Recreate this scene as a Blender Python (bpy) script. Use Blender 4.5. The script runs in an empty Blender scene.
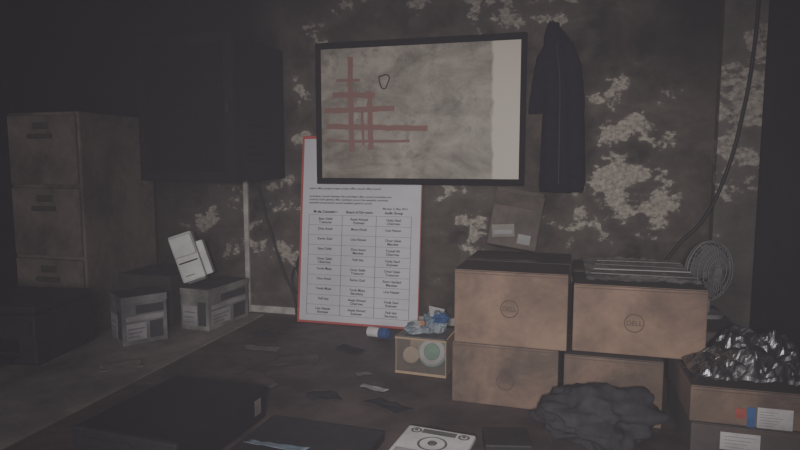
import bpy, bmesh, math, random
from mathutils import Vector, Matrix, Euler, noise
random.seed(7)
SC=bpy.context.scene
COL=SC.collection

# ---------------------------------------------------------------- materials
def newmat(name):
    m=bpy.data.materials.new(name); m.use_nodes=True
    nt=m.node_tree; b=nt.nodes['Principled BSDF']
    return m,nt,b
def N(nt,t,**k):
    n=nt.nodes.new(t)
    for a,v in k.items(): setattr(n,a,v)
    return n
def mat(name,col,col2=None,rough=.7,scale=8,metal=0,bump=.15,soot=0.0,sootcol=(.018,.016,.018),lo=.35,hi=.65,coat=0,alpha=1,spec=.5,grime=0.0):
    """noise-mottled surface; soot = amount deposited on upward faces"""
    m,nt,b=newmat(name)
    tc=N(nt,'ShaderNodeTexCoord'); no=N(nt,'ShaderNodeTexNoise')
    no.inputs['Scale'].default_value=scale; no.inputs['Detail'].default_value=7; no.inputs['Roughness'].default_value=.62
    nt.links.new(tc.outputs['Object'],no.inputs['Vector'])
    mr=N(nt,'ShaderNodeMapRange'); mr.inputs['From Min'].default_value=lo; mr.inputs['From Max'].default_value=hi
    nt.links.new(no.outputs['Fac'],mr.inputs['Value'])
    mx=N(nt,'ShaderNodeMix',data_type='RGBA')
    c2=col2 or tuple(x*.6 for x in col)
    mx.inputs[6].default_value=(*col,1); mx.inputs[7].default_value=(*c2,1)
    nt.links.new(mr.outputs['Result'],mx.inputs[0])
    out=mx.outputs[2]
    if grime>0:
        g=N(nt,'ShaderNodeTexNoise'); g.inputs['Scale'].default_value=4.5; g.inputs['Detail'].default_value=9; g.inputs['Roughness'].default_value=.7; g.inputs['Distortion'].default_value=.6
        nt.links.new(tc.outputs['Object'],g.inputs['Vector'])
        gr=N(nt,'ShaderNodeMapRange'); gr.inputs['From Min'].default_value=.45; gr.inputs['From Max'].default_value=.68; gr.inputs['To Max'].default_value=grime
        nt.links.new(g.outputs['Fac'],gr.inputs['Value'])
        gm=N(nt,'ShaderNodeMix',data_type='RGBA'); gm.inputs[7].default_value=(*[x*.9 for x in sootcol],1)
        nt.links.new(gr.outputs[0],gm.inputs[0]); nt.links.new(out,gm.inputs[6]); out=gm.outputs[2]
    if soot>0:
        ge=N(nt,'ShaderNodeNewGeometry'); sp=N(nt,'ShaderNodeSeparateXYZ')
        nt.links.new(ge.outputs['Normal'],sp.inputs[0])
        m2=N(nt,'ShaderNodeMapRange'); m2.inputs['From Min'].default_value=.3; m2.inputs['From Max'].default_value=.9
        m2.inputs['To Max'].default_value=soot
        nt.links.new(sp.outputs['Z'],m2.inputs['Value'])
        mx2=N(nt,'ShaderNodeMix',data_type='RGBA'); mx2.inputs[7].default_value=(*sootcol,1)
        nt.links.new(m2.outputs['Result'],mx2.inputs[0]); nt.links.new(out,mx2.inputs[6]); out=mx2.outputs[2]
    nt.links.new(out,b.inputs['Base Color'])
    b.inputs['Roughness'].default_value=rough; b.inputs['Metallic'].default_value=metal
    b.inputs['Coat Weight'].default_value=coat; b.inputs['Alpha'].default_value=alpha; b.inputs['Specular IOR Level'].default_value=spec
    if bump:
        bp=N(nt,'ShaderNodeBump'); bp.inputs['Strength'].default_value=bump; bp.inputs['Distance'].default_value=.01
        nt.links.new(no.outputs['Fac'],bp.inputs['Height']); nt.links.new(bp.outputs['Normal'],b.inputs['Normal'])
    return m

def wallmat(name,soot,soot2,peel,bias=0.0):
    m,nt,b=newmat(name)
    tc=N(nt,'ShaderNodeTexCoord')
    mp=N(nt,'ShaderNodeMapping'); mp.inputs['Scale'].default_value=(1,1,1.25); nt.links.new(tc.outputs['Object'],mp.inputs[0])
    def noi(s,d,r,dist=0):
        n=N(nt,'ShaderNodeTexNoise'); n.inputs['Scale'].default_value=s; n.inputs['Detail'].default_value=d
        n.inputs['Roughness'].default_value=r; n.inputs['Distortion'].default_value=dist
        nt.links.new(mp.outputs[0],n.inputs['Vector']); return n.outputs['Fac']
    big=noi(2.6,7,.65,.5); pat=noi(7.0,8,.56,.2); fine=noi(45,6,.7)
    at=N(nt,'ShaderNodeAttribute',attribute_name='peel')
    def M(op,a,bv,clamp=False):
        n=N(nt,'ShaderNodeMath',operation=op,use_clamp=clamp)
        for i,v in enumerate((a,bv)):
            if isinstance(v,(int,float)): n.inputs[i].default_value=v
            else: nt.links.new(v,n.inputs[i])
        return n.outputs[0]
    val=M('ADD',M('ADD',pat,M('MULTIPLY',fine,.16)),M('MULTIPLY',at.outputs['Fac'],.17))
    mr=N(nt,'ShaderNodeMapRange'); mr.inputs['From Min'].default_value=.77-bias; mr.inputs['From Max'].default_value=.81-bias
    nt.links.new(val,mr.inputs['Value'])
    mxs=N(nt,'ShaderNodeMix',data_type='RGBA'); mxs.inputs[6].default_value=(*soot,1); mxs.inputs[7].default_value=(*soot2,1)
    m1=N(nt,'ShaderNodeMapRange'); m1.inputs['From Min'].default_value=.38; m1.inputs['From Max'].default_value=.66
    nt.links.new(big,m1.inputs['Value']); nt.links.new(m1.outputs[0],mxs.inputs[0])
    mh=N(nt,'ShaderNodeMapRange'); mh.inputs['From Min'].default_value=.60-bias; mh.inputs['From Max'].default_value=.84-bias; mh.inputs['To Max'].default_value=.45
    nt.links.new(val,mh.inputs['Value'])
    mxh=N(nt,'ShaderNodeMix',data_type='RGBA'); mxh.inputs[7].default_value=(*[x*.45 for x in peel],1)
    nt.links.new(mh.outputs[0],mxh.inputs[0]); nt.links.new(mxs.outputs[2],mxh.inputs[6])
    mxp=N(nt,'ShaderNodeMix',data_type='RGBA'); nt.links.new(mr.outputs[0],mxp.inputs[0]); nt.links.new(mxh.outputs[2],mxp.inputs[6])
    mp2=N(nt,'ShaderNodeMix',data_type='RGBA'); mp2.inputs[6].default_value=(*[x*.4 for x in peel],1); mp2.inputs[7].default_value=(*peel,1)
    m3=N(nt,'ShaderNodeMapRange'); m3.inputs['From Min'].default_value=.36; m3.inputs['From Max'].default_value=.6
    nt.links.new(fine,m3.inputs['Value']); nt.links.new(m3.outputs[0],mp2.inputs[0]); nt.links.new(mp2.outputs[2],mxp.inputs[7])
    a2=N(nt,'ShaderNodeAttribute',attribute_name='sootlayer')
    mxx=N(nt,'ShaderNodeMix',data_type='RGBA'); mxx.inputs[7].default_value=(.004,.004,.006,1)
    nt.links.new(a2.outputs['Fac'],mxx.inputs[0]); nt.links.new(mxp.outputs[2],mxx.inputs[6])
    nt.links.new(mxx.outputs[2],b.inputs['Base Color'])
    b.inputs['Roughness'].default_value=.85; b.inputs['Specular IOR Level'].default_value=.2
    bp=N(nt,'ShaderNodeBump'); bp.inputs['Strength'].default_value=.35; bp.inputs['Distance'].default_value=.012; bp.invert=True
    nt.links.new(mr.outputs[0],bp.inputs['Height']); nt.links.new(bp.outputs['Normal'],b.inputs['Normal'])
    return m

# ---------------------------------------------------------------- geometry helpers
def link(o,parent=None):
    COL.objects.link(o)
    if parent: o.parent=parent
    return o
def root(name,loc=(0,0,0),rz=0,rot=None):
    e=bpy.data.objects.new(name,None); e.empty_display_size=.05
    e.location=loc; e.rotation_euler=rot if rot else (0,0,math.radians(rz))
    return link(e)
def meshobj(name,bm,m,parent=None,smooth=False):
    me=bpy.data.meshes.new(name); bm.normal_update(); bm.to_mesh(me); bm.free()
    if m: me.materials.append(m)
    if smooth:
        for p in me.polygons: p.use_smooth=True
    return link(bpy.data.objects.new(name,me),parent)
def box(name,lo,hi,m,parent=None,bev=.003,rot=None,warp=0,seg=2,sub=0):
    lo=Vector(lo);hi=Vector(hi);c=(lo+hi)/2;s=hi-lo
    bm=bmesh.new(); bmesh.ops.create_cube(bm,size=1)
    for v in bm.verts: v.co=Vector((v.co.x*s.x,v.co.y*s.y,v.co.z*s.z))
    if bev: bmesh.ops.bevel(bm,geom=bm.edges[:],offset=min(bev,min(s)*.45),segments=seg,affect='EDGES',profile=.6)
    o=meshobj(name,bm,m,parent); o.location=c
    if rot: o.rotation_euler=[math.radians(a) for a in rot]
    return o
def cyl(name,r,h,loc,m,parent=None,rot=(0,0,0),seg=32,r2=None,bev=.002):
    bm=bmesh.new(); bmesh.ops.create_cone(bm,cap_ends=True,segments=seg,radius1=r,radius2=r if r2 is None else r2,depth=h)
    if bev:
        bmesh.ops.bevel(bm,geom=[e for e in bm.edges if len(e.link_faces)==2 and e.calc_face_angle()>1],offset=bev,segments=2,affect='EDGES')
    o=meshobj(name,bm,m,parent); o.location=loc; o.rotation_euler=[math.radians(a) for a in rot]; return o
def ring(name,R,r,loc,m,parent=None,rot=(90,0,0),flat=.3):
    bm=bmesh.new(); n=40;k=6;vs=[]
    for i in range(n):
        a=i*2*math.pi/n
        vs.append([bm.verts.new(((R+r*math.cos(j*2*math.pi/k))*math.cos(a),(R+r*math.cos(j*2*math.pi/k))*math.sin(a),flat*r*math.sin(j*2*math.pi/k))) for j in range(k)])
    for i in range(n):
        for j in range(k):
            bm.faces.new((vs[i][j],vs[(i+1)%n][j],vs[(i+1)%n][(j+1)%k],vs[i][(j+1)%k]))
    o=meshobj(name,bm,m,parent,True); o.location=loc; o.rotation_euler=[math.radians(a) for a in rot]; return o
def text(name,body,size,loc,m,parent=None,rot=(90,0,0),align='CENTER',space=1.0,off=.0002):
    cu=bpy.data.curves.new(name,'FONT'); cu.body=body; cu.size=size; cu.align_x=align; cu.space_line=space; cu.extrude=.0002; cu.offset=off
    cu.materials.append(m)
    o=link(bpy.data.objects.new(name,cu),parent); o.location=loc; o.rotation_euler=[math.radians(a) for a in rot]; return o
def tube(name,pts,r,m,parent=None):
    cu=bpy.data.curves.new(name,'CURVE'); cu.dimensions='3D'; cu.bevel_depth=r; cu.bevel_resolution=3; cu.resolution_u=10
    sp=cu.splines.new('BEZIER'); sp.bezier_points.add(len(pts)-1)
    for p,q in zip(sp.bezier_points,pts):
        p.co=q; p.handle_left_type=p.handle_right_type='AUTO'
    cu.materials.append(m)
    return link(bpy.data.objects.new(name,cu),parent)
def blob(name,loc,size,m,parent=None,amp=.3,freq=3,seed=0,flat=True,smooth=False,sub=5,sharp=True):
    """crumpled lump whose base sits on loc.z"""
    bm=bmesh.new(); bmesh.ops.create_icosphere(bm,subdivisions=sub,radius=1)
    for v in bm.verts:
        d=v.co.copy(); q=d*freq+Vector((seed*7.3,seed*3.1,0))
        k=noise.noise(q)+.5*noise.noise(q*2.1)+.2*noise.noise(q*5)
        if sharp: k=.9*(abs(noise.noise(q*1.2))*2-.5)+.5*abs(noise.noise(q*2.7))
        v.co=d*(1+amp*k)
        v.co=Vector((v.co.x*size[0]/2,v.co.y*size[1]/2,v.co.z*size[2]/2))
    mz=min(v.co.z for v in bm.verts)
    cut=mz+.18*size[2] if flat else mz
    for v in bm.verts: v.co.z=max(v.co.z,cut)-cut
    o=meshobj(name,bm,m,parent,smooth); o.location=loc; return o
def sheet(name,w,d,nx,ny,hf,m,parent=None,loc=(0,0,0),smooth=False,thick=0):
    bm=bmesh.new(); g=[]
    for j in range(ny+1):
        row=[]
        for i in range(nx+1):
            x=(i/nx-.5)*w;y=(j/ny-.5)*d
            row.append(bm.verts.new(hf(x,y)))
        g.append(row)
    for j in range(ny):
        for i in range(nx): bm.faces.new((g[j][i],g[j][i+1],g[j+1][i+1],g[j+1][i]))
    o=meshobj(name,bm,m,parent,smooth); o.location=loc
    if thick:
        s=o.modifiers.new('solid','SOLIDIFY'); s.thickness=thick
    return o

# ---------------------------------------------------------------- palette
M_wall=wallmat('sooty_peeling_plaster',(.028,.024,.021),(.108,.090,.075),(.44,.40,.35))
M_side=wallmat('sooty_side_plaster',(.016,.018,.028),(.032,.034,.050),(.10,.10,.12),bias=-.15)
M_pil=wallmat('pilaster_plaster',(.06,.054,.05),(.14,.126,.113),(.42,.38,.34),bias=.03)
M_ceil=mat('ceiling_soot',(.03,.03,.03),(.05,.05,.05),.9,3)
M_floor=mat('floor_ash',(.06,.055,.05),(.02,.02,.02),.8,4)
M_desk=mat('burnt_desk_laminate',(.140,.105,.092),(.050,.040,.038),.6,5,bump=.1,spec=.3,grime=.6,sootcol=(.02,.018,.019))
M_desk2=mat('ash_grey_desk',(.38,.335,.30),(.19,.165,.15),.7,4,bump=.15,spec=.3,grime=.35)
M_leg=mat('desk_metal',(.03,.03,.035),rough=.5,metal=.3)
M_card=mat('cardboard',(.27,.178,.128),(.165,.108,.080),.8,6,bump=.06,soot=.92,sootcol=(.034,.028,.03),grime=.5)
M_card2=mat('cardboard_smoked',(.215,.144,.106),(.12,.084,.064),.8,5,bump=.06,soot=.88,sootcol=(.032,.027,.029),grime=.7)
M_cardD=mat('cardboard_charred',(.085,.07,.064),(.04,.035,.035),.8,7,bump=.1,soot=.5)
M_parcel=mat('parcel_brown',(.11,.088,.073),(.055,.045,.04),.8,12,bump=.1)
M_tape=mat('packing_tape',(.16,.115,.085),(.10,.08,.06),.3,12,bump=0,soot=.7)
M_ink=mat('logo_ink',(.11,.07,.055),(.09,.06,.05),.8,20,bump=0)
M_white=mat('white_paper_sooty',(.50,.48,.50),(.34,.32,.33),.7,6,bump=0,grime=.4)
M_strip=mat('plastic_film_strip',(.17,.16,.16),(.10,.095,.1),.4,12,bump=.1)
M_whitep=mat('white_plastic_sooty',(.72,.70,.72),(.45,.44,.45),.45,9,bump=.02)
M_bright=mat('white_device_shell',(.85,.84,.86),(.60,.59,.60),.4,9,bump=.02)
M_poster=mat('poster_paper',(.72,.72,.79),(.55,.55,.61),.55,3,bump=.02,lo=.3,hi=.75)
M_red=mat('poster_red',(.55,.09,.08),(.42,.07,.07),.6,6,bump=0)
M_text=mat('print_ink',(.02,.02,.03),rough=.7,bump=0)
M_grid=mat('grid_line',(.25,.25,.29),rough=.7,bump=0)
M_frame=mat('board_frame_black',(.004,.004,.005),(.008,.008,.009),.7,20,bump=.05,spec=.06)
M_bred=mat('red_marker_tape',(.28,.12,.105),(.24,.145,.125),.7,30,bump=0)
M_black=mat('black_plastic',(.014,.014,.017),(.028,.027,.031),.5,14,bump=.08,spec=.3)
M_blackm=mat('black_metal',(.007,.007,.009),(.013,.013,.017),.6,10,bump=.05,spec=.12)
M_cab=mat('filing_cabinet_enamel',(.32,.265,.215),(.17,.14,.115),.65,4,bump=.05,soot=.7,grime=.6,spec=.25)
M_cabd=mat('cabinet_handle_dark',(.10,.09,.078),rough=.6,bump=0)
M_cablab=mat('dusty_paper',(.22,.2,.18),rough=.7,bump=0)
M_cloth=mat('dark_navy_fabric',(.006,.006,.014),(.011,.011,.023),.95,30,bump=.3,spec=.03)
M_rag=mat('grey_rag_fabric',(.050,.049,.056),(.028,.027,.032),.95,25,bump=.3,spec=.1)
M_foil=mat('aluminium_foil',(.48,.48,.50),(.14,.14,.15),.38,14,metal=1,bump=.2)
M_pane=mat('clear_plastic_pane',(.35,.35,.36),(.25,.25,.26),.2,12,bump=0,alpha=.12)
M_wrap=mat('dusty_plastic_wrap',(.30,.28,.28),(.16,.15,.15),.3,10,bump=.2,alpha=.5)
M_fan=mat('fan_dusty_white',(.24,.24,.25),(.15,.15,.16),.6,10,bump=0)
M_fanb=mat('fan_blade_smoke',(.24,.24,.26),(.16,.16,.17),.5,10,bump=0,alpha=.7)
M_blue=mat('blue_plastic',(.05,.12,.33),(.03,.08,.22),.5,10,bump=.05)
M_bluew=mat('pale_blue_plastic',(.08,.14,.21),(.28,.32,.36),.5,9,bump=.1)
M_green=mat('green_plastic',(.14,.30,.18),(.08,.18,.12),.4,10,bump=.05)
M_greend=mat('printed_dark_panel',(.055,.065,.06),(.035,.04,.04),.6,10,bump=0)
M_orange=mat('orange_plastic',(.4,.16,.07),rough=.5)
M_tan=mat('tan_card',(.42,.31,.20),(.28,.21,.14),.7,9,soot=.3)
M_redl=mat('red_label',(.40,.08,.07),rough=.6,bump=0)
M_cable=mat('cable_rubber',(.010,.010,.012),rough=.6,bump=0)
M_trunk=mat('cable_trunking',(.62,.60,.56),(.28,.26,.24),.6,9,bump=.02)
M_grey=mat('grey_plastic',(.16,.16,.17),(.1,.1,.11),.5,12,bump=.05)

def boardmat():
    m,nt,b=newmat('smoked_whiteboard')
    tc=N(nt,'ShaderNodeTexCoord'); mp=N(nt,'ShaderNodeMapping'); mp.inputs['Scale'].default_value=(1,1,1.6)
    nt.links.new(tc.outputs['Object'],mp.inputs[0])
    n1=N(nt,'ShaderNodeTexNoise'); n1.inputs['Scale'].default_value=4; n1.inputs['Detail'].default_value=10; n1.inputs['Roughness'].default_value=.7; n1.inputs['Distortion'].default_value=.5
    nt.links.new(mp.outputs[0],n1.inputs['Vector'])
    cr=N(nt,'ShaderNodeValToRGB'); e=cr.color_ramp.elements
    e[0].position=.36; e[0].color=(.17,.15,.125,1); e[1].position=.64; e[1].color=(.44,.40,.35,1)
    nt.links.new(n1.outputs['Fac'],cr.inputs[0])
    n4=N(nt,'ShaderNodeTexNoise'); n4.inputs['Scale'].default_value=9; n4.inputs['Detail'].default_value=9; n4.inputs['Roughness'].default_value=.78
    nt.links.new(tc.outputs['Object'],n4.inputs['Vector'])
    r4=N(nt,'ShaderNodeMapRange'); r4.inputs['From Min'].default_value=.51; r4.inputs['From Max'].default_value=.64; r4.inputs['To Max'].default_value=.65
    nt.links.new(n4.outputs['Fac'],r4.inputs['Value'])
    m4=N(nt,'ShaderNodeMix',data_type='RGBA'); nt.links.new(r4.outputs[0],m4.inputs[0]); nt.links.new(cr.outputs[0],m4.inputs[6]); m4.inputs[7].default_value=(.12,.105,.09,1)
    sp=N(nt,'ShaderNodeSeparateXYZ'); nt.links.new(tc.outputs['Object'],sp.inputs[0])
    n2=N(nt,'ShaderNodeTexNoise'); n2.inputs['Scale'].default_value=14; nt.links.new(tc.outputs['Object'],n2.inputs['Vector'])
    ad=N(nt,'ShaderNodeMath',operation='MULTIPLY_ADD'); ad.inputs[1].default_value=.03; nt.links.new(n2.outputs['Fac'],ad.inputs[0]); nt.links.new(sp.outputs['X'],ad.inputs[2])
    mr=N(nt,'ShaderNodeMapRange'); mr.inputs['From Min'].default_value=.338; mr.inputs['From Max'].default_value=.350
    nt.links.new(ad.outputs[0],mr.inputs['Value'])
    mx=N(nt,'ShaderNodeMix',data_type='RGBA'); nt.links.new(mr.outputs[0],mx.inputs[0]); nt.links.new(m4.outputs[2],mx.inputs[6]); mx.inputs[7].default_value=(.60,.54,.49,1)
    nt.links.new(mx.outputs[2],b.inputs['Base Color']); b.inputs['Roughness'].default_value=.5
    return m
M_board=boardmat()

# ---------------------------------------------------------------- room shell
XL,XR,YF,ZC=-3.1,.74,-4.2,2.75
spots=[(.24,1.60,.15,.9),(.16,1.78,.10,.9),(.42,1.62,.10,.9),(.25,1.40,.20,.9),(.45,1.32,.13,.9),(-1.18,1.85,.07,1.4),(-1.17,1.6,.06,1.1),(-1.14,2.1,.10,1.2),
 (-.95,2.22,.08,1.3),(-.3,2.18,.20,1.0),(.0,2.16,.13,.9),(-.2,2.32,.2,.7),(-1.32,1.30,.18,1.0),(-1.45,.98,.14,.9),(-1.30,1.0,.12,.8),(-1.72,1.20,.14,1.2),(-1.6,1.35,.1,1),
 (-.35,1.22,.2,.8),(.1,1.25,.2,.8),(-.45,1.33,.1,1.0),(.36,1.85,.12,.6),(-.6,2.2,.2,.5)]
def wall_grid(name,p0,ux,w,uz,h,m,nx,nz,peel=None,soot=None):
    bm=bmesh.new(); g=[]
    lp=bm.verts.layers.float.new('peel'); ls=bm.verts.layers.float.new('sootlayer')
    for j in range(nz+1):
        row=[]
        for i in range(nx+1):
            p=Vector(p0)+Vector(ux)*(w*i/nx)+Vector(uz)*(h*j/nz)
            v=bm.verts.new(p); v[lp]=peel(p) if peel else 0; v[ls]=soot(p) if soot else 0
            row.append(v)
        g.append(row)
    for j in range(nz):
        for i in range(nx): bm.faces.new((g[j][i],g[j][i+1],g[j+1][i+1],g[j+1][i]))
    o=meshobj(name,bm,m)
    s=o.modifiers.new('thickness','SOLIDIFY'); s.thickness=.1; s.offset=-1
    return o
def f_peel(p):
    return min(1.15,sum(w*math.exp(-((p.x-x)**2+(p.z-z)**2)/(r*r)) for x,z,r,w in spots))
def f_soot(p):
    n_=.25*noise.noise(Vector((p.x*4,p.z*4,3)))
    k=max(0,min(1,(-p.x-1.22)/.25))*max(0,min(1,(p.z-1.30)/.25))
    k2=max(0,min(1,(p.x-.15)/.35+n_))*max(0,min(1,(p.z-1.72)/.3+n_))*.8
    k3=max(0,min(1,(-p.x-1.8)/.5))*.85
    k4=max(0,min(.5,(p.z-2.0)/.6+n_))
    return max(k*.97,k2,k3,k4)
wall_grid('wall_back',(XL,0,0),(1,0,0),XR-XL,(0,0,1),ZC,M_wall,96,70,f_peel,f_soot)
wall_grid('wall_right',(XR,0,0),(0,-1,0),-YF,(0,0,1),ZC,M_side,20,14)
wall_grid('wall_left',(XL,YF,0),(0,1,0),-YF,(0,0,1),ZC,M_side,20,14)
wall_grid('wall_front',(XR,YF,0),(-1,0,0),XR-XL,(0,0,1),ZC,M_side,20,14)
box('floor',(XL,YF,-.1),(XR,0,0),M_floor,bev=0)
box('ceiling',(XL,YF,ZC),(XR,0,ZC+.1),M_ceil,bev=0)
bm=bmesh.new(); lp=bm.verts.layers.float.new('peel')
bmesh.ops.create_cube(bm,size=1)
for v in bm.verts: v.co=Vector((.66+v.co.x*.15,-.03+v.co.y*.06,ZC/2+v.co.z*ZC))
bmesh.ops.subdivide_edges(bm,edges=[e for e in bm.edges if e.calc_length()>1],cuts=40)
for v in bm.verts: v[lp]=.8*math.exp(-((v.co.z-1.7)/.35)**2)
meshobj('trim_1',bm,M_pil)
box('trim_2',(-1.507,-.014,.752),(-1.483,0,1.46),M_trunk,bev=.002)
box('trim_3',(-1.483,-.014,.756),(-.3,0,.790),M_trunk,bev=.002)

# ---------------------------------------------------------------- desks
def desk(name,x0,x1,y0,y1,m):
    r=root(name,(0,0,0))
    box('top',(x0,y0,.72),(x1,y1,.75),m,r,bev=.004)
    box('modesty_panel',(x0+.06,y1-.10,.30),(x1-.06,y1-.085,.72),M_leg,r,bev=.002)
    for i,x in enumerate((x0+.04,x1-.09)):
        for j,y in enumerate((y0+.05,y1-.10)):
            box('leg_%d'%(i*2+j+1),(x,y,.0),(x+.05,y+.05,.72),M_leg,r)
    return r
od=desk('office_desk',-1.395,.72,-1.75,-.02,M_desk)
desk('side_desk',-2.9,-1.405,-1.75,-.02,M_desk2)

# ---------------------------------------------------------------- whiteboard
wb=root('whiteboard',(-.618,-.07,1.715),rot=(0,0,0))
W,H=.935,.63
box('panel',(-W/2+.01,-.006,-H/2+.01),(W/2-.01,.012,H/2-.01),M_board,wb,bev=0)
fw=.027
for n,a,b_ in (('frame_top',(-W/2,-.018,H/2-fw),(W/2,.02,H/2)),('frame_bottom',(-W/2,-.018,-H/2),(W/2,.02,-H/2+fw)),
             ('frame_left',(-W/2,-.018,-H/2+fw),(-W/2+fw-.004,.02,H/2-fw)),('frame_right',(W/2-fw+.004,-.018,-H/2+fw),(W/2,.02,H/2-fw))):
    box(n,a,b_,M_frame,wb,bev=.003)
box('bracket_left',(-.3,.02,H/2-.05),(-.26,.07,H/2-.02),M_grey,wb); box('bracket_right',(.26,.02,H/2-.05),(.3,.07,H/2-.02),M_grey,wb)
def stroke(i,x0,z0,x1,z1,w=.018):
    cx,cz=-.63,1.71
    L=math.hypot(x1-x0,z1-z0); a=math.atan2(z1-z0,x1-x0)
    bm=bmesh.new(); n=24; 
    t=[];b=[]
    for k in range(n+1):
        s=(k/n-.5)*L; e=w/2*(1+.35*noise.noise(Vector((s*25,i*5,0)))); f=w/2*(1+.35*noise.noise(Vector((s*25,i*5,9)))); wob=.003*noise.noise(Vector((s*8,i,3)))
        t.append(bm.verts.new((s,0,e+wob))); b.append(bm.verts.new((s,0,-f+wob)))
    for k in range(n): bm.faces.new((b[k],b[k+1],t[k+1],t[k]))
    o=meshobj('red_line_%d'%i,bm,M_bred,wb)
    o.location=((x0+x1)/2-cx,-.0066-.0001*i,(z0+z1)/2-cz); o.rotation_euler=(0,-a,0)
for i,s_ in enumerate([(-.935,1.96,-.93,1.54),(-.845,1.81,-.84,1.55),(-1.02,1.795,-.82,1.79),(-1.06,1.725,-.73,1.73),(-1.05,1.655,-.58,1.64),(-1.05,1.59,-.66,1.585),(-.88,1.73,-.875,1.57),(-1.0,1.86,-.89,1.855)]): stroke(i+1,*s_,w=.024 if i<5 else .012)
mk=[(-.80,1.87),(-.755,1.87),(-.76,1.84),(-.778,1.815),(-.796,1.84),(-.80,1.87)]
tube('drawn_mark',[(x+.63,-.008,z-1.71) for x,z in mk],.0025,M_text,wb)

# ---------------------------------------------------------------- wall cabinet
rk=root('wall_cabinet',(-1.51,-.2325,1.72))
box('shell',(-.225,-.2225,-.30),(.225,.2325,.30),M_blackm,rk,bev=.004)
box('door_frame',(-.223,-.2335,-.298),(.223,-.2230,.298),M_blackm,rk,bev=.003)
box('door_glass',(-.185,-.2365,-.26),(.185,-.2337,.26),M_frame,rk,bev=.002)
box('latch',(.195,-.240,-.02),(.205,-.2337,.02),M_black,rk,bev=.002)
for k in range(6): box('vent_slot_%d'%(k+1),(.2252,-.12,-.22+k*.03),(.2262,.12,-.212+k*.03),M_frame,rk,bev=0)

# ---------------------------------------------------------------- filing cabinet
fc=root('filing_cabinet',(-2.19,-.27,.751))
box('body',(-.19,-.235,.0),(.19,.24,.965),M_cab,fc,bev=.006)
for k in range(3):
    z0=.02+k*.315
    box('drawer_%d'%(k+1),(-.18,-.25,z0),(.18,-.2352,z0+.30),M_cab,fc,bev=.005)
    box('handle_%d'%(k+1),(-.06,-.268,z0+.20),(.06,-.2502,z0+.22),M_cabd,fc,bev=.004)
    box('label_holder_%d'%(k+1),(-.04,-.254,z0+.24),(.04,-.2502,z0+.27),M_cabd,fc,bev=.001)

# ---------------------------------------------------------------- hanging jacket
jk=root('jacket',(-.002,-.07,1.72))
bm=bmesh.new(); prof=[(.345,.012,.012,-.050),(.335,.022,.018,-.048),(.315,.033,.024,-.044),(.285,.048,.034,-.034),(.24,.060,.044,-.020),(.17,.068,.05,-.010),(.05,.078,.052,.0),(-.08,.082,.052,.004),(-.2,.086,.052,.006),(-.30,.090,.052,.007),(-.34,.086,.047,.007)]
n=96; rows=[]; NP=[]
for a_,b_ in zip(prof[:-1],prof[1:]):
    for s in range(4): NP.append(tuple(a_[q]+(b_[q]-a_[q])*s/4 for q in range(4)))
NP.append(prof[-1])
for z,rx,ry,ox in NP:
    row=[]; t=min(1,(.36-z)*2.2)
    for i in range(n):
        a=2*math.pi*i/n
        f=.13*math.sin(7*a+z*4+1.5*noise.noise(Vector((z*5,0,2))))*t+.12*noise.noise(Vector((math.cos(a)*2.5,math.sin(a)*2.5,z*9)))
        hem=.018*noise.noise(Vector((math.cos(a)*2,math.sin(a)*2,5)))*max(0,-z/.3)
        row.append(bm.verts.new((ox+rx*math.cos(a)*(1+f*.45),ry*math.sin(a)*(1+f),z+hem)))
    rows.append(row)
for j in range(len(rows)-1):
    for i in range(n): bm.faces.new((rows[j][i],rows[j+1][i],rows[j+1][(i+1)%n],rows[j][(i+1)%n]))
bm.faces.new(rows[0]); bm.faces.new(rows[-1][::-1])
meshobj('body',bm,M_cloth,jk,True)
def sleeve(name,pts):
    bm=bmesh.new(); rows=[]
    P=[]
    for a_,b_ in zip(pts[:-1],pts[1:]):
        for s in range(5): P.append(tuple(a_[q]+(b_[q]-a_[q])*s/5 for q in range(4)))
    P.append(pts[-1])
    for (x,y,z,r_) in P:
        rows.append([bm.verts.new((x+r_*math.cos(2*math.pi*i/24)*(1+.18*noise.noise(Vector((math.cos(i*.26)*2,z*28,x*9)))),y+r_*.8*math.sin(2*math.pi*i/24)*(1+.2*noise.noise(Vector((i*.3,z*22,7)))),z)) for i in range(24)])
    for j in range(len(rows)-1):
        for i in range(24): bm.faces.new((rows[j][i],rows[j+1][i],rows[j+1][(i+1)%24],rows[j][(i+1)%24]))
    bm.faces.new(rows[0]); bm.faces.new(rows[-1][::-1])
    meshobj(name,bm,M_cloth,jk,True)
sleeve('sleeve_left',[(-.055,-.01,.27,.02),(-.078,-.015,.20,.032),(-.092,-.018,.10,.034),(-.104,-.018,.02,.030),(-.110,-.018,-.02,.027)])
sleeve('sleeve_right',[(.015,-.02,.26,.02),(.036,-.04,.16,.034),(.048,-.048,.0,.036),(.054,-.050,-.16,.035),(.056,-.050,-.28,.032)])
sleeve('collar',[(-.045,-.012,.28,.034),(-.045,-.012,.31,.029),(-.045,-.008,.34,.022)])
tube('collar_loop',[(-.06,.0,.33),(-.055,.02,.355),(-.04,.0,.33)],.003,M_cloth,jk)
tube('front_zip',[(-.03,-.054,.25),(-.014,-.064,.1),(-.010,-.066,-.1),(-.008,-.064,-.31)],.003,M_black,jk)
hk=root('coat_hook',(-.055,0,2.075))
cyl('plate',.014,.006,(0,-.003,0),M_grey,hk,rot=(90,0,0))
tube('hook',[(0,-.004,0),(0,-.045,-.012),(0,-.062,.0),(0,-.064,.016)],.003,M_grey,hk)

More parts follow.
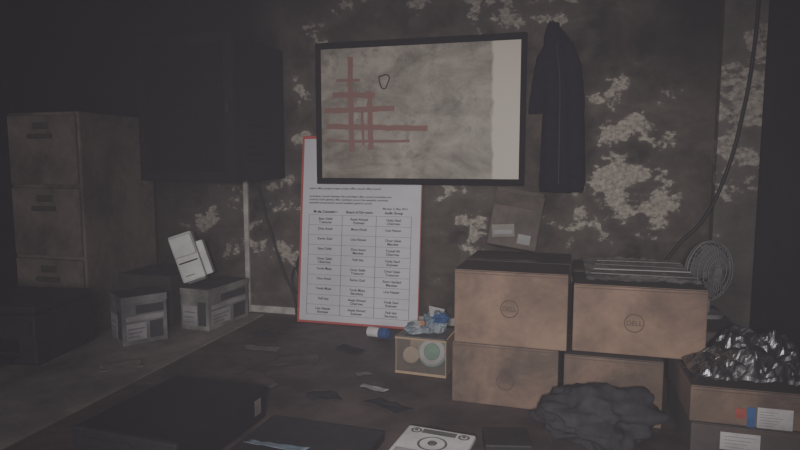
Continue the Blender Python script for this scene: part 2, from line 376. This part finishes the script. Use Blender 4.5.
# ---------------------------------------------------------------- leaning poster
PW,PH=.585,.875
lean=math.asin(.10/PH)
ps=root('printed_poster',(-.892,-.112,.752),rot=(-lean,0,0))
box('sheet',(-PW/2,0,0),(PW/2,.006,PH),M_poster,ps,bev=0)
box('red_border_left',(-PW/2,-.0012,0),(-PW/2+.010,-.0002,PH),M_red,ps,bev=0)
box('red_border_bottom',(-PW/2,-.0014,0),(PW/2,-.0003,.010),M_red,ps,bev=0)
box('red_border_top',(-PW/2,-.0014,PH-.014),(PW/2,-.0003,PH),M_red,ps,bev=0)
box('red_border_right',(PW/2-.004,-.0012,0),(PW/2,-.0002,PH),M_red,ps,bev=0)
gx0,gx1,gz0,gz1=-PW/2+.045,PW/2-.045,.04,.505
for k in range(4):
    x=gx0+(gx1-gx0)*k/3; box('column_line_%d'%(k+1),(x-.0012,-.001,gz0),(x+.0012,-.0002,gz1),M_grid,ps,bev=0)
rowsN=10
for k in range(rowsN+1):
    z=gz0+(gz1-gz0)*k/rowsN; box('row_line_%d'%(k+1),(gx0,-.001,z-.0008),(gx1,-.0002,z+.0008),M_grid,ps,bev=0)
names=['Aseel Ahmad','Omar Saleh','Rami Haddad','Sana Odeh','Yousef Ali','Lina Nasser','Karim Zaid','Huda Saad','Tarek Musa','Dina Awad','Fadi Issa','Mona Khalil']
for c_ in range(3):
    xc=gx0+(gx1-gx0)*(c_+.5)/3
    text('column_title_%d'%(c_+1),['Media Committee','Board of Directors','Audit Group'][c_],.0165,(xc,-.0012,gz1+.010),M_text,ps,off=.0005)
    for k in range(rowsN):
        z=gz0+(gz1-gz0)*(k+.5)/rowsN
        a=random.choice(names); 
        body=a if random.random()<.3 else a+'\n'+random.choice(['Chairman','Member','Secretary','Engineer','Treasurer'])
        text('entry_%d_%d'%(c_+1,k+1),body,.0160,(xc,-.0012,z+.001),M_text,ps,off=.0003)
for k,(w,z) in enumerate(((.46,.625),(.47,.588),(.44,.573),(.30,.558))):
    s_=' '.join(random.choice(['the','members','general','assembly','committee','project','annual','council','report','office']) for _ in range(int(w*24)))
    text('paragraph_%d'%(k+1),s_[:68],.0135,(-.250,-.0012,z),M_text,ps,align='LEFT')
text('heading','LIST OF COMMITTEE MEMBERS',.022,(0,-.0012,.70),M_text,ps)
text('date_line','Monday 12 May 2014',.0135,(.17,-.0012,.535),M_text,ps)

# ---------------------------------------------------------------- cartons
def carton(name,x0,x1,y0,y1,z0,z1,m=M_card,rz=0,logo=None,label=None):
    cx,cy=(x0+x1)/2,(y0+y1)/2; r=root(name,(cx,cy,z0),rz); w,d,h=x1-x0,y1-y0,z1-z0
    box('body',(-w/2,-d/2,0),(w/2,d/2,h-.003),m,r,bev=.004)
    box('flap_front',(-w/2+.001,-d/2+.001,h-.0028),(w/2-.001,-.0015,h),m,r,bev=.001)
    box('flap_rear',(-w/2+.001,.0015,h-.0028),(w/2-.001,d/2-.001,h),m,r,bev=.001)
    box('tape',(-w/2,-.024,h+.0001),(w/2,.024,h+.0007),M_tape,r,bev=0)
    box('tape_end_right',(w/2,-.024,h-.06),(w/2+.0008,.024,h),M_tape,r,bev=0)
    box('edge_crease',(-w/2+.004,-d/2-.0006,h-.012),(w/2-.004,-d/2,h-.010),M_ink,r,bev=0)
    if logo:
        lx,lz,R=logo
        ring('logo_ring',R,.0013,(lx,-d/2-.0006,lz),M_ink,r)
        text('logo_text','DELL',R*.75,(lx,-d/2-.0006,lz-R*.27),M_ink,r,off=.0003)
    if label:
        lx,lz,lw,lh=label
        box('label',(lx-lw/2,-d/2-.0012,lz-lh/2),(lx+lw/2,-d/2-.0002,lz+lh/2),M_white,r,bev=0)
        for k in range(4): box('label_line_%d'%(k+1),(lx-lw*.4,-d/2-.0018,lz-lh*.35+k*lh*.2),(lx+lw*(.1+.09*k),-d/2-.0013,lz-lh*.35+k*lh*.2+lh*.03),M_grid,r,bev=0)
    return r
carton('cardboard_box',-.308,.014,-.86,-.46,.751,.945,M_card2,-2,logo=(.005,.08,.026))
carton('cardboard_box.001',.026,.295,-.90,-.47,.751,.945,M_card2,-1,logo=(.055,.06,.026))
carton('cardboard_box.002',-.300,.036,-.875,-.46,.947,1.175,M_card,-2,logo=(.0,.115,.026))
carton('cardboard_box.003',.048,.405,-.87,-.42,.947,1.148,M_card,-1,logo=(-.01,.095,.026))
carton('cardboard_box.004',.44,.575,-.60,-.20,.751,.96,M_cardD,0)
sb=root('small_parcel_box',(-.17,-.45,1.188),rot=(math.radians(-5),math.radians(9),math.radians(4)))
box('body',(-.090,-.04,0.002),(.085,.04,.165),M_parcel,sb,bev=.004)
box('flap_open',(-.088,-.10,.170),(.083,-.045,.173),M_parcel,sb,bev=.001,rot=(-55,0,0))
box('flap_back',(-.088,.038,.16),(.083,.041,.215),M_parcel,sb,bev=.001,rot=(-15,0,0))
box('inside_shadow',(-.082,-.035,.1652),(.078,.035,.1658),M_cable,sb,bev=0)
box('label',(-.080,-.0412,.035),(.0,-.0402,.08),M_cablab,sb,bev=0,rot=(0,-12,0))
box('label_small',(.015,-.0412,.02),(.06,-.0402,.055),M_grey,sb,bev=0)
box('barcode',(-.073,-.0424,.045),(-.007,-.0414,.060),M_grey,sb,bev=0,rot=(0,-12,0))

def wrapf(x,y):
    z=.004+.016*abs(noise.noise(Vector((x*9,y*30,1))))+.010*abs(noise.noise(Vector((x*30,y*16,5))))
    return (x,y,z)
wr=root('plastic_wrap',(.235,-.645,1.151))
sheet('film',.31,.42,50,60,wrapf,M_wrap,wr)
for k in range(4): box('wrap_strip_%d'%(k+1),(-.14+.01*k,-.15+k*.085,.016),(.15,-.13+k*.085,.018),M_white if k==1 else M_strip,wr,bev=0,rot=(random.uniform(-3,3),random.uniform(-1,1),random.uniform(-6,6)))

# dusty desk fan standing behind
fn=root('desk_fan',(.508,-.38,.961),rz=38)
cyl('base',.055,.014,(0,0,.007),M_fan,fn,bev=.004)
cyl('stem',.010,.05,(0,0,.036),M_fan,fn)
R_=.105; zc=.16
cyl('motor',.028,.06,(0,.035,zc),M_fan,fn,rot=(90,0,0),bev=.006)
for j,(rr,yy) in enumerate(((R_,0),(R_*.98,-.012),(R_*.98,.012),(R_*.82,-.026),(R_*.62,-.031),(R_*.42,-.034),(R_*.82,.022),(R_*.5,.026))):
    ring('guard_ring_%d'%(j+1),rr,.0014 if j else .003,(0,yy,zc),M_fan,fn,rot=(90,0,0),flat=1)
for k in range(36):
    a=2*math.pi*k/36; cx,sx=math.cos(a),math.sin(a)
    tube('guard_wire_%d'%(k+1),[(R_*.18*cx,-.036,zc+R_*.18*sx),(R_*.6*cx,-.032,zc+R_*.6*sx),(R_*.92*cx,-.018,zc+R_*.92*sx),(R_*cx,0,zc+R_*sx)],.0008,M_fan,fn)
cyl('guard_badge',.02,.004,(0,-.037,zc),M_fan,fn,rot=(90,0,0))
for k in range(3):
    a0=2*math.pi*k/3; bm=bmesh.new(); g=[]
    for i in range(7):
        rr=.012+.078*i/6
        g.append([bm.verts.new((rr*math.cos(a0+t),-.004+.012*(t-.5),zc+rr*math.sin(a0+t))) for t in [j_*1.9/8 for j_ in range(9)]])
    for i in range(6):
        for j_ in range(8): bm.faces.new((g[i][j_],g[i][j_+1],g[i+1][j_+1],g[i+1][j_]))
    meshobj('blade_%d'%(k+1),bm,M_fanb,fn,True)

# ---------------------------------------------------------------- right foreground cartons with foil
carton('shipping_carton',.335,.66,-1.06,-.74,.751,.846,M_cardD,0,label=(-.05,.055,.09,.045))
sc=carton('shipping_carton.001',.33,.65,-1.06,-.74,.848,.942,M_card2,0)
d2=-.16
box('blue_label',(-.03,d2-.0015,.0),(-.012,d2-.0003,.05),M_blue,sc,bev=0)
box('red_label',(-.056,d2-.0015,.02),(-.034,d2-.0003,.045),M_redl,sc,bev=0)
box('address_label',(-.008,d2-.0015,.0),(.07,d2-.0003,.052),M_white,sc,bev=0)
for k in range(6): box('label_text_%d'%(k+1),(-.003,d2-.0022,.006+k*.007),(.03+.006*(k%4),d2-.0016,.0072+k*.007),M_grid,sc,bev=0)
def mkfoil(name,x,y,w,d,hh,seed,nx,ny):
    def foilf(x,y):
        q=Vector((x*13+seed,y*13,2)); 
        h=.04*abs(noise.noise(q))+.026*abs(noise.noise(q*2.3))+.014*abs(noise.noise(q*5))
        env=max(0,1-(abs(x)/(w*.53))**4)*max(0,1-(abs(y)/(d*.53))**4)
        z=.004+h*(.25+.8*env)+hh*env
        dx=.012*noise.noise(q*2+Vector((9,0,0)))*env;dy=.012*noise.noise(q*2+Vector((0,9,0)))*env
        return (x+dx,y+dy,z)
    fo=root(name,(x,y,.9435)); sheet('foil',w,d,nx,ny,foilf,M_foil,fo)
mkfoil('foil_sheet',.492,-.968,.315,.175,.04,0,70,40)
mkfoil('foil_sheet.001',.54,-.808,.22,.125,.055,5,50,34)

rg=root('grey_rag',(.115,-1.04,.751)); blob('cloth',(0,0,0),(.27,.22,.15),M_rag,rg,amp=.5,freq=1.5,seed=5,smooth=True,sharp=False)

# ---------------------------------------------------------------- small clear bin with odds and ends
cb=root('storage_bin',(-.455,-.58,.752),-4)
box('base',(-.09,-.08,0),(.09,.08,.004),M_tan,cb,bev=.001)
box('side_front',(-.09,-.083,0),(.09,-.081,.13),M_pane,cb,bev=.0005)
box('side_back',(-.09,.080,0),(.09,.083,.13),M_tan,cb,bev=.001)
box('side_left',(-.093,-.083,0),(-.090,.083,.135),M_tan,cb,bev=.001)
box('side_right',(.090,-.083,0),(.093,.083,.13),M_tan,cb,bev=.001)
box('rim_front',(-.094,-.086,.126),(.094,-.080,.133),M_tan,cb,bev=.001)
box('rim_bottom',(-.094,-.086,.0),(.094,-.0832,.010),M_tan,cb,bev=.001)
cyl('disc_stack',.053,.05,(.03,-.012,.064),M_green,cb,rot=(68,0,0),seg=40)
cyl('disc_face',.048,.004,(.03,-.040,.075),M_white,cb,rot=(68,0,0),seg=40)
cyl('disc_hub',.030,.004,(.03,-.0435,.0765),M_green,cb,rot=(68,0,0),seg=24)
cyl('tape_roll',.03,.045,(-.052,-.02,.046),M_tan,cb,rot=(60,20,0))
box('tray',(-.085,-.075,.130),(.085,.078,.134),M_grey,cb,bev=.001)
blob('blue_bag',(.028,.02,.134),(.09,.10,.085),M_bluew,cb,amp=.4,freq=1.6,seed=2,sharp=False)
blob('white_bag',(-.03,-.02,.134),(.09,.08,.04),M_bluew,cb,amp=.4,freq=1.6,seed=4,sharp=False)
blob('blue_cloth',(.05,.0,.175),(.055,.06,.035),M_blue,cb,amp=.4,freq=1.6,seed=6,flat=True,sharp=False)
cyl('orange_cap',.010,.012,(-.01,-.03,.172),M_orange,cb,rot=(60,20,0))
box('white_card',(.0,.0,.20),(.06,.05,.205),M_whitep,cb,bev=.001,rot=(30,15,30))
box('white_lid',(-.06,-.05,.165),(-.01,-.01,.170),M_whitep,cb,bev=.001,rot=(18,-10,-15))

cn=root('plastic_cup',(-.745,-.265,.775),0,rot=(0,math.radians(90),math.radians(-12)))
cyl('cup_body',.022,.055,(0,0,-.012),M_bright,cn,r2=.020)
cyl('cup_lid',.0235,.042,(0,0,.036),M_blue,cn)
cyl('cup_cap',.016,.010,(0,0,.061),M_blue,cn)

# ---------------------------------------------------------------- papers and scraps
def scrap(name,x,y,w,d,rz,m,seed,z=.7515):
    r=root(name,(x,y,z),rz)
    ph=[random.uniform(-.3,.3) for _ in range(4)]
    def hf(a,b_):
        k=1+.25*noise.noise(Vector((a*30,b_*30,seed)))
        return (a*k+b_*ph[0],b_*k+a*ph[1]*.4,.001+.008*abs(noise.noise(Vector((a*18,b_*18,seed)))))
    sheet('sheet',w,d,14,10,hf,m,r,smooth=True,thick=.0006)
scrap('paper_scrap',-1.15,-.53,.15,.05,8,M_cablab,1)
scrap('paper_scrap.001',-.585,-.82,.10,.03,-15,M_white,2)
scrap('paper_scrap.002',-.66,-.70,.05,.03,35,M_cablab,5)
scrap('paper_scrap.003',-.95,-.62,.16,.10,25,M_desk,7)
scrap('plastic_sheet',-.68,-1.335,.16,.022,-4,M_bluew,8,z=.783)
scrap('paper_scrap.004',-1.55,-.85,.14,.09,40,M_desk2,9)
scrap('paper_scrap.005',-.50,-.95,.14,.06,-25,M_rag,11)
scrap('paper_scrap.006',-1.0,-.85,.20,.09,-40,M_desk,13)
scrap('paper_scrap.007',-.80,-.45,.12,.05,-20,M_rag,15)
scrap('paper_scrap.008',-1.22,-.34,.12,.07,-20,M_rag,17)
scrap('paper_scrap.009',-.72,-.93,.10,.07,20,M_rag,19)

# ---------------------------------------------------------------- left-hand desk clutter
def labelled_box(name,x,y,w,d,h,rz,m):
    r=root(name,(x,y,.751),rz)
    box('body',(-w/2,-d/2,0),(w/2,d/2,h),m,r,bev=.003)
    box('lid',(-w/2-.002,-d/2-.002,h*.86),(w/2+.002,d/2+.002,h+.003),m,r,bev=.003)
    X=w/2
    box('side_label',(X+.0002,-d*.42,h*.10),(X+.0012,d*.02,h*.45),M_white,r,bev=0)
    box('side_stripe',(X+.0002,-d*.42,h*.50),(X+.0012,d*.42,h*.60),M_white,r,bev=0)
    box('side_picture',(X+.0002,d*.10,h*.10),(X+.0012,d*.40,h*.46),M_greend,r,bev=0)
    box('side_window',(X+.0002,-d*.2,h*.64),(X+.0012,d*.42,h*.82),M_greend,r,bev=0)
    for k in range(3): box('side_text_%d'%(k+1),(X+.0014,-d*.38,h*(.16+.08*k)),(X+.0022,-d*(.14-.06*k),h*(.19+.08*k)),M_grid,r,bev=0)
    box('front_label',(-w*.42,-d/2-.0012,h*.10),(w*.10,-d/2-.0002,h*.60),M_white,r,bev=0)
    box('front_picture',(w*.14,-d/2-.0012,h*.12),(w*.42,-d/2-.0002,h*.7),M_greend,r,bev=0)
    for k in range(3): box('front_text_%d'%(k+1),(-w*.36,-d/2-.0022,h*(.18+.12*k)),(w*(-.05+.04*k),-d/2-.0014,h*(.21+.12*k)),M_grid,r,bev=0)
    return r
M_pack=mat('printed_pack_card',(.36,.345,.33),(.16,.153,.147),.6,8,bump=.03,soot=.8,grime=.5)
M_pack2=mat('printed_pack_dark',(.30,.31,.30),(.11,.115,.115),.6,6,bump=.03,soot=.8,grime=.6)
labelled_box('product_box',-1.55,-.215,.15,.30,.185,-6,M_pack)
labelled_box('product_box.001',-1.715,-.54,.16,.18,.20,-34,M_pack2)
carton('charred_carton',-1.98,-1.70,-.34,-.06,.751,.985,M_cardD,0)
lp_=root('label_printer',(-1.585,-.29,.955),rot=(math.radians(-6),math.radians(-18),math.radians(24)))
box('housing',(-.062,-.03,.014),(.044,.03,.235),M_bright,lp_,bev=.01)
box('side_cassette',(.047,-.025,.02),(.078,.025,.18),M_bright,lp_,bev=.006)
box('paper_lid',(-.058,-.045,.13),(.040,-.0302,.225),M_bright,lp_,bev=.006)
box('paper_slot',(-.05,-.0315,.10),(.034,-.0300,.106),M_frame,lp_,bev=0)
box('vents',(-.04,-.0315,.04),(.0,-.0300,.044),M_grey,lp_,bev=0)
box('foot',(-.04,-.03,0.004),(.04,.03,.016),M_grey,lp_,bev=.003)
pr=root('printer',(-2.08,-.80,.751),8)
box('body',(-.22,-.17,.0),(.22,.17,.19),M_black,pr,bev=.012)
box('scanner_lid',(-.215,-.165,.191),(.215,.165,.225),M_black,pr,bev=.01)
box('output_tray',(-.14,-.25,.03),(.14,-.1702,.042),M_black,pr,bev=.004)
box('control_panel',(.10,-.178,.12),(.20,-.1703,.17),M_black,pr,bev=.003)
box('output_slot',(-.15,-.1712,.05),(.15,-.1703,.10),M_frame,pr,bev=0)

# ---------------------------------------------------------------- foreground computers
pc=root('desktop_computer',(-.985,-1.31,.751),-4)
box('feet_left',(-.13,-.16,0),(-.10,.16,.006),M_cable,pc,bev=.001)
box('feet_right',(.10,-.16,0),(.13,.16,.006),M_cable,pc,bev=.001)
box('chassis',(-.155,-.18,.006),(.155,.19,.098),M_blackm,pc,bev=.005)
box('front_bezel',(-.157,-.195,.005),(.157,-.1805,.10),M_black,pc,bev=.006)
box('optical_drive',(-.12,-.199,.062),(.03,-.1952,.08),M_black,pc,bev=.001)
cyl('power_button',.010,.004,(.12,-.197,.07),M_grey,pc,rot=(90,0,0))
box('side_sticker',(.1552,.135,.03),(.1562,.165,.075),M_cablab,pc,bev=0)
lt=root('laptop',(-.615,-1.29,.751),-3)
box('base',(-.17,-.12,.004),(.17,.12,.020),M_black,lt,bev=.004)
box('lid',(-.17,-.12,.0205),(.17,.12,.030),M_black,lt,bev=.004)
cyl('hinge_left',.006,.04,(-.11,.121,.018),M_grey,lt,rot=(0,90,0)); cyl('hinge_right',.006,.04,(.11,.121,.018),M_grey,lt,rot=(0,90,0))
for i,(x,y) in enumerate(((-.15,-.1),(.15,-.1),(-.15,.1),(.15,.1))): cyl('foot_%d'%(i+1),.008,.004,(x,y,.002),M_cable,lt,bev=0)
dd=root('disc_drive',(-.295,-1.255,.751),-6)
box('base',(-.09,-.09,0),(.09,.09,.03),M_grey,dd,bev=.004)
box('top_cover',(-.092,-.092,.0302),(.092,.092,.046),M_bright,dd,bev=.006)
for i,x in enumerate((-.062,.066)):
    ring('cover_ring_%d'%(i+1),.012,.003,(x,.065,.0465),M_grey,dd,rot=(0,0,0)); cyl('hub_%d'%(i+1),.005,.004,(x,.065,.0480),M_grey,dd)
box('slot',(-.045,.055,.0462),(.045,.078,.0472),M_grey,dd,bev=0)
ring('spindle_ring',.035,.003,(0,.005,.0465),M_grey,dd,rot=(0,0,0))
cyl('spindle',.012,.004,(0,.005,.048),M_grey,dd)
box('recess_plate',(-.08,-.08,.0462),(.08,-.04,.0475),M_white,dd,bev=.001)
sm=root('network_switch',(-.12,-1.13,.751),12)
box('case',(-.06,-.05,0.002),(.06,.05,.032),M_black,sm,bev=.004)
for k in range(5): box('port_%d'%(k+1),(-.055+k*.022,-.0512,.010),(-.040+k*.022,-.0502,.024),M_cable,sm,bev=0)
for i,x in enumerate((-.05,.05)): cyl('foot_%d'%(i+1),.006,.002,(x,0,.001),M_cable,sm,bev=0)

# ---------------------------------------------------------------- cables
c1=root('hanging_cable',(-1.34,-.03,1.1))
def rel(pts): return [(x+1.34,y+.03,z-1.1) for x,y,z in pts]
tube('cable_long',rel([(-1.43,-.03,1.42),(-1.40,-.02,1.3),(-1.345,-.02,1.12),(-1.29,-.025,.96),(-1.24,-.03,.86),(-1.22,-.04,.756)]),.0055,M_cable,c1)
tube('cable_loop',rel([(-1.19,-.03,1.02),(-1.235,-.03,.98),(-1.24,-.03,.90),(-1.215,-.03,.87),(-1.20,-.03,.92),(-1.22,-.03,1.0),(-1.19,-.035,1.08)]),.005,M_cable,c1)
c2=root('power_cable',(.6,-.07,1.5))
tube('cable',[(x-.6,y+.07,z-1.5) for x,y,z in [(.70,-.066,2.3),(.69,-.066,1.9),(.665,-.067,1.68),(.62,-.07,1.46),(.55,-.05,1.27),(.47,-.04,1.17),(.40,-.05,1.05),(.38,-.06,.753)]],.007,M_cable,c2)

# ---------------------------------------------------------------- lights
def spot(name,loc,tgt,e,size,blend,col,rad=.05):
    l=bpy.data.lights.new(name,'SPOT'); l.energy=e; l.spot_size=math.radians(size); l.spot_blend=blend; l.color=col; l.shadow_soft_size=rad
    o=link(bpy.data.objects.new(name,l)); o.location=loc; d=Vector(tgt)-Vector(loc); o.rotation_euler=d.to_track_quat('-Z','Y').to_euler(); return o
spot('phone_torch',(.03,-3.0,1.58),(-.36,0,1.12),130,68,1.0,(1,.945,.90),.05)
l=bpy.data.lights.new('fill_light','AREA'); l.energy=14; l.size=1.2; l.color=(1,.95,.96)  # broad fill added behind the camera, not a lamp of the room
o=link(bpy.data.objects.new('fill_light',l)); o.location=(-.8,-3.4,1.5); d=Vector((-1.1,-.7,.5))-Vector(o.location); o.rotation_euler=d.to_track_quat('-Z','Y').to_euler()
# thin smoke fills the air
w=bpy.data.worlds.new('world'); SC.world=w; w.use_nodes=True; nt=w.node_tree
nt.nodes['Background'].inputs[0].default_value=(.05,.05,.07,1); nt.nodes['Background'].inputs[1].default_value=.2
vo=N(nt,'ShaderNodeVolumeScatter'); vo.inputs['Density'].default_value=.021; vo.inputs['Color'].default_value=(.90,.86,1,1); vo.inputs['Anisotropy'].default_value=0
nt.links.new(vo.outputs[0],nt.nodes['World Output'].inputs['Volume'])

# ---------------------------------------------------------------- camera
cd=bpy.data.cameras.new('camera'); cd.lens=27; cd.sensor_width=36; cd.clip_start=.02
co=bpy.data.objects.new('camera',cd); COL.objects.link(co); co.location=(0,-2.66,1.5)
co.rotation_euler=(math.radians(84),0,math.radians(15)); SC.camera=co
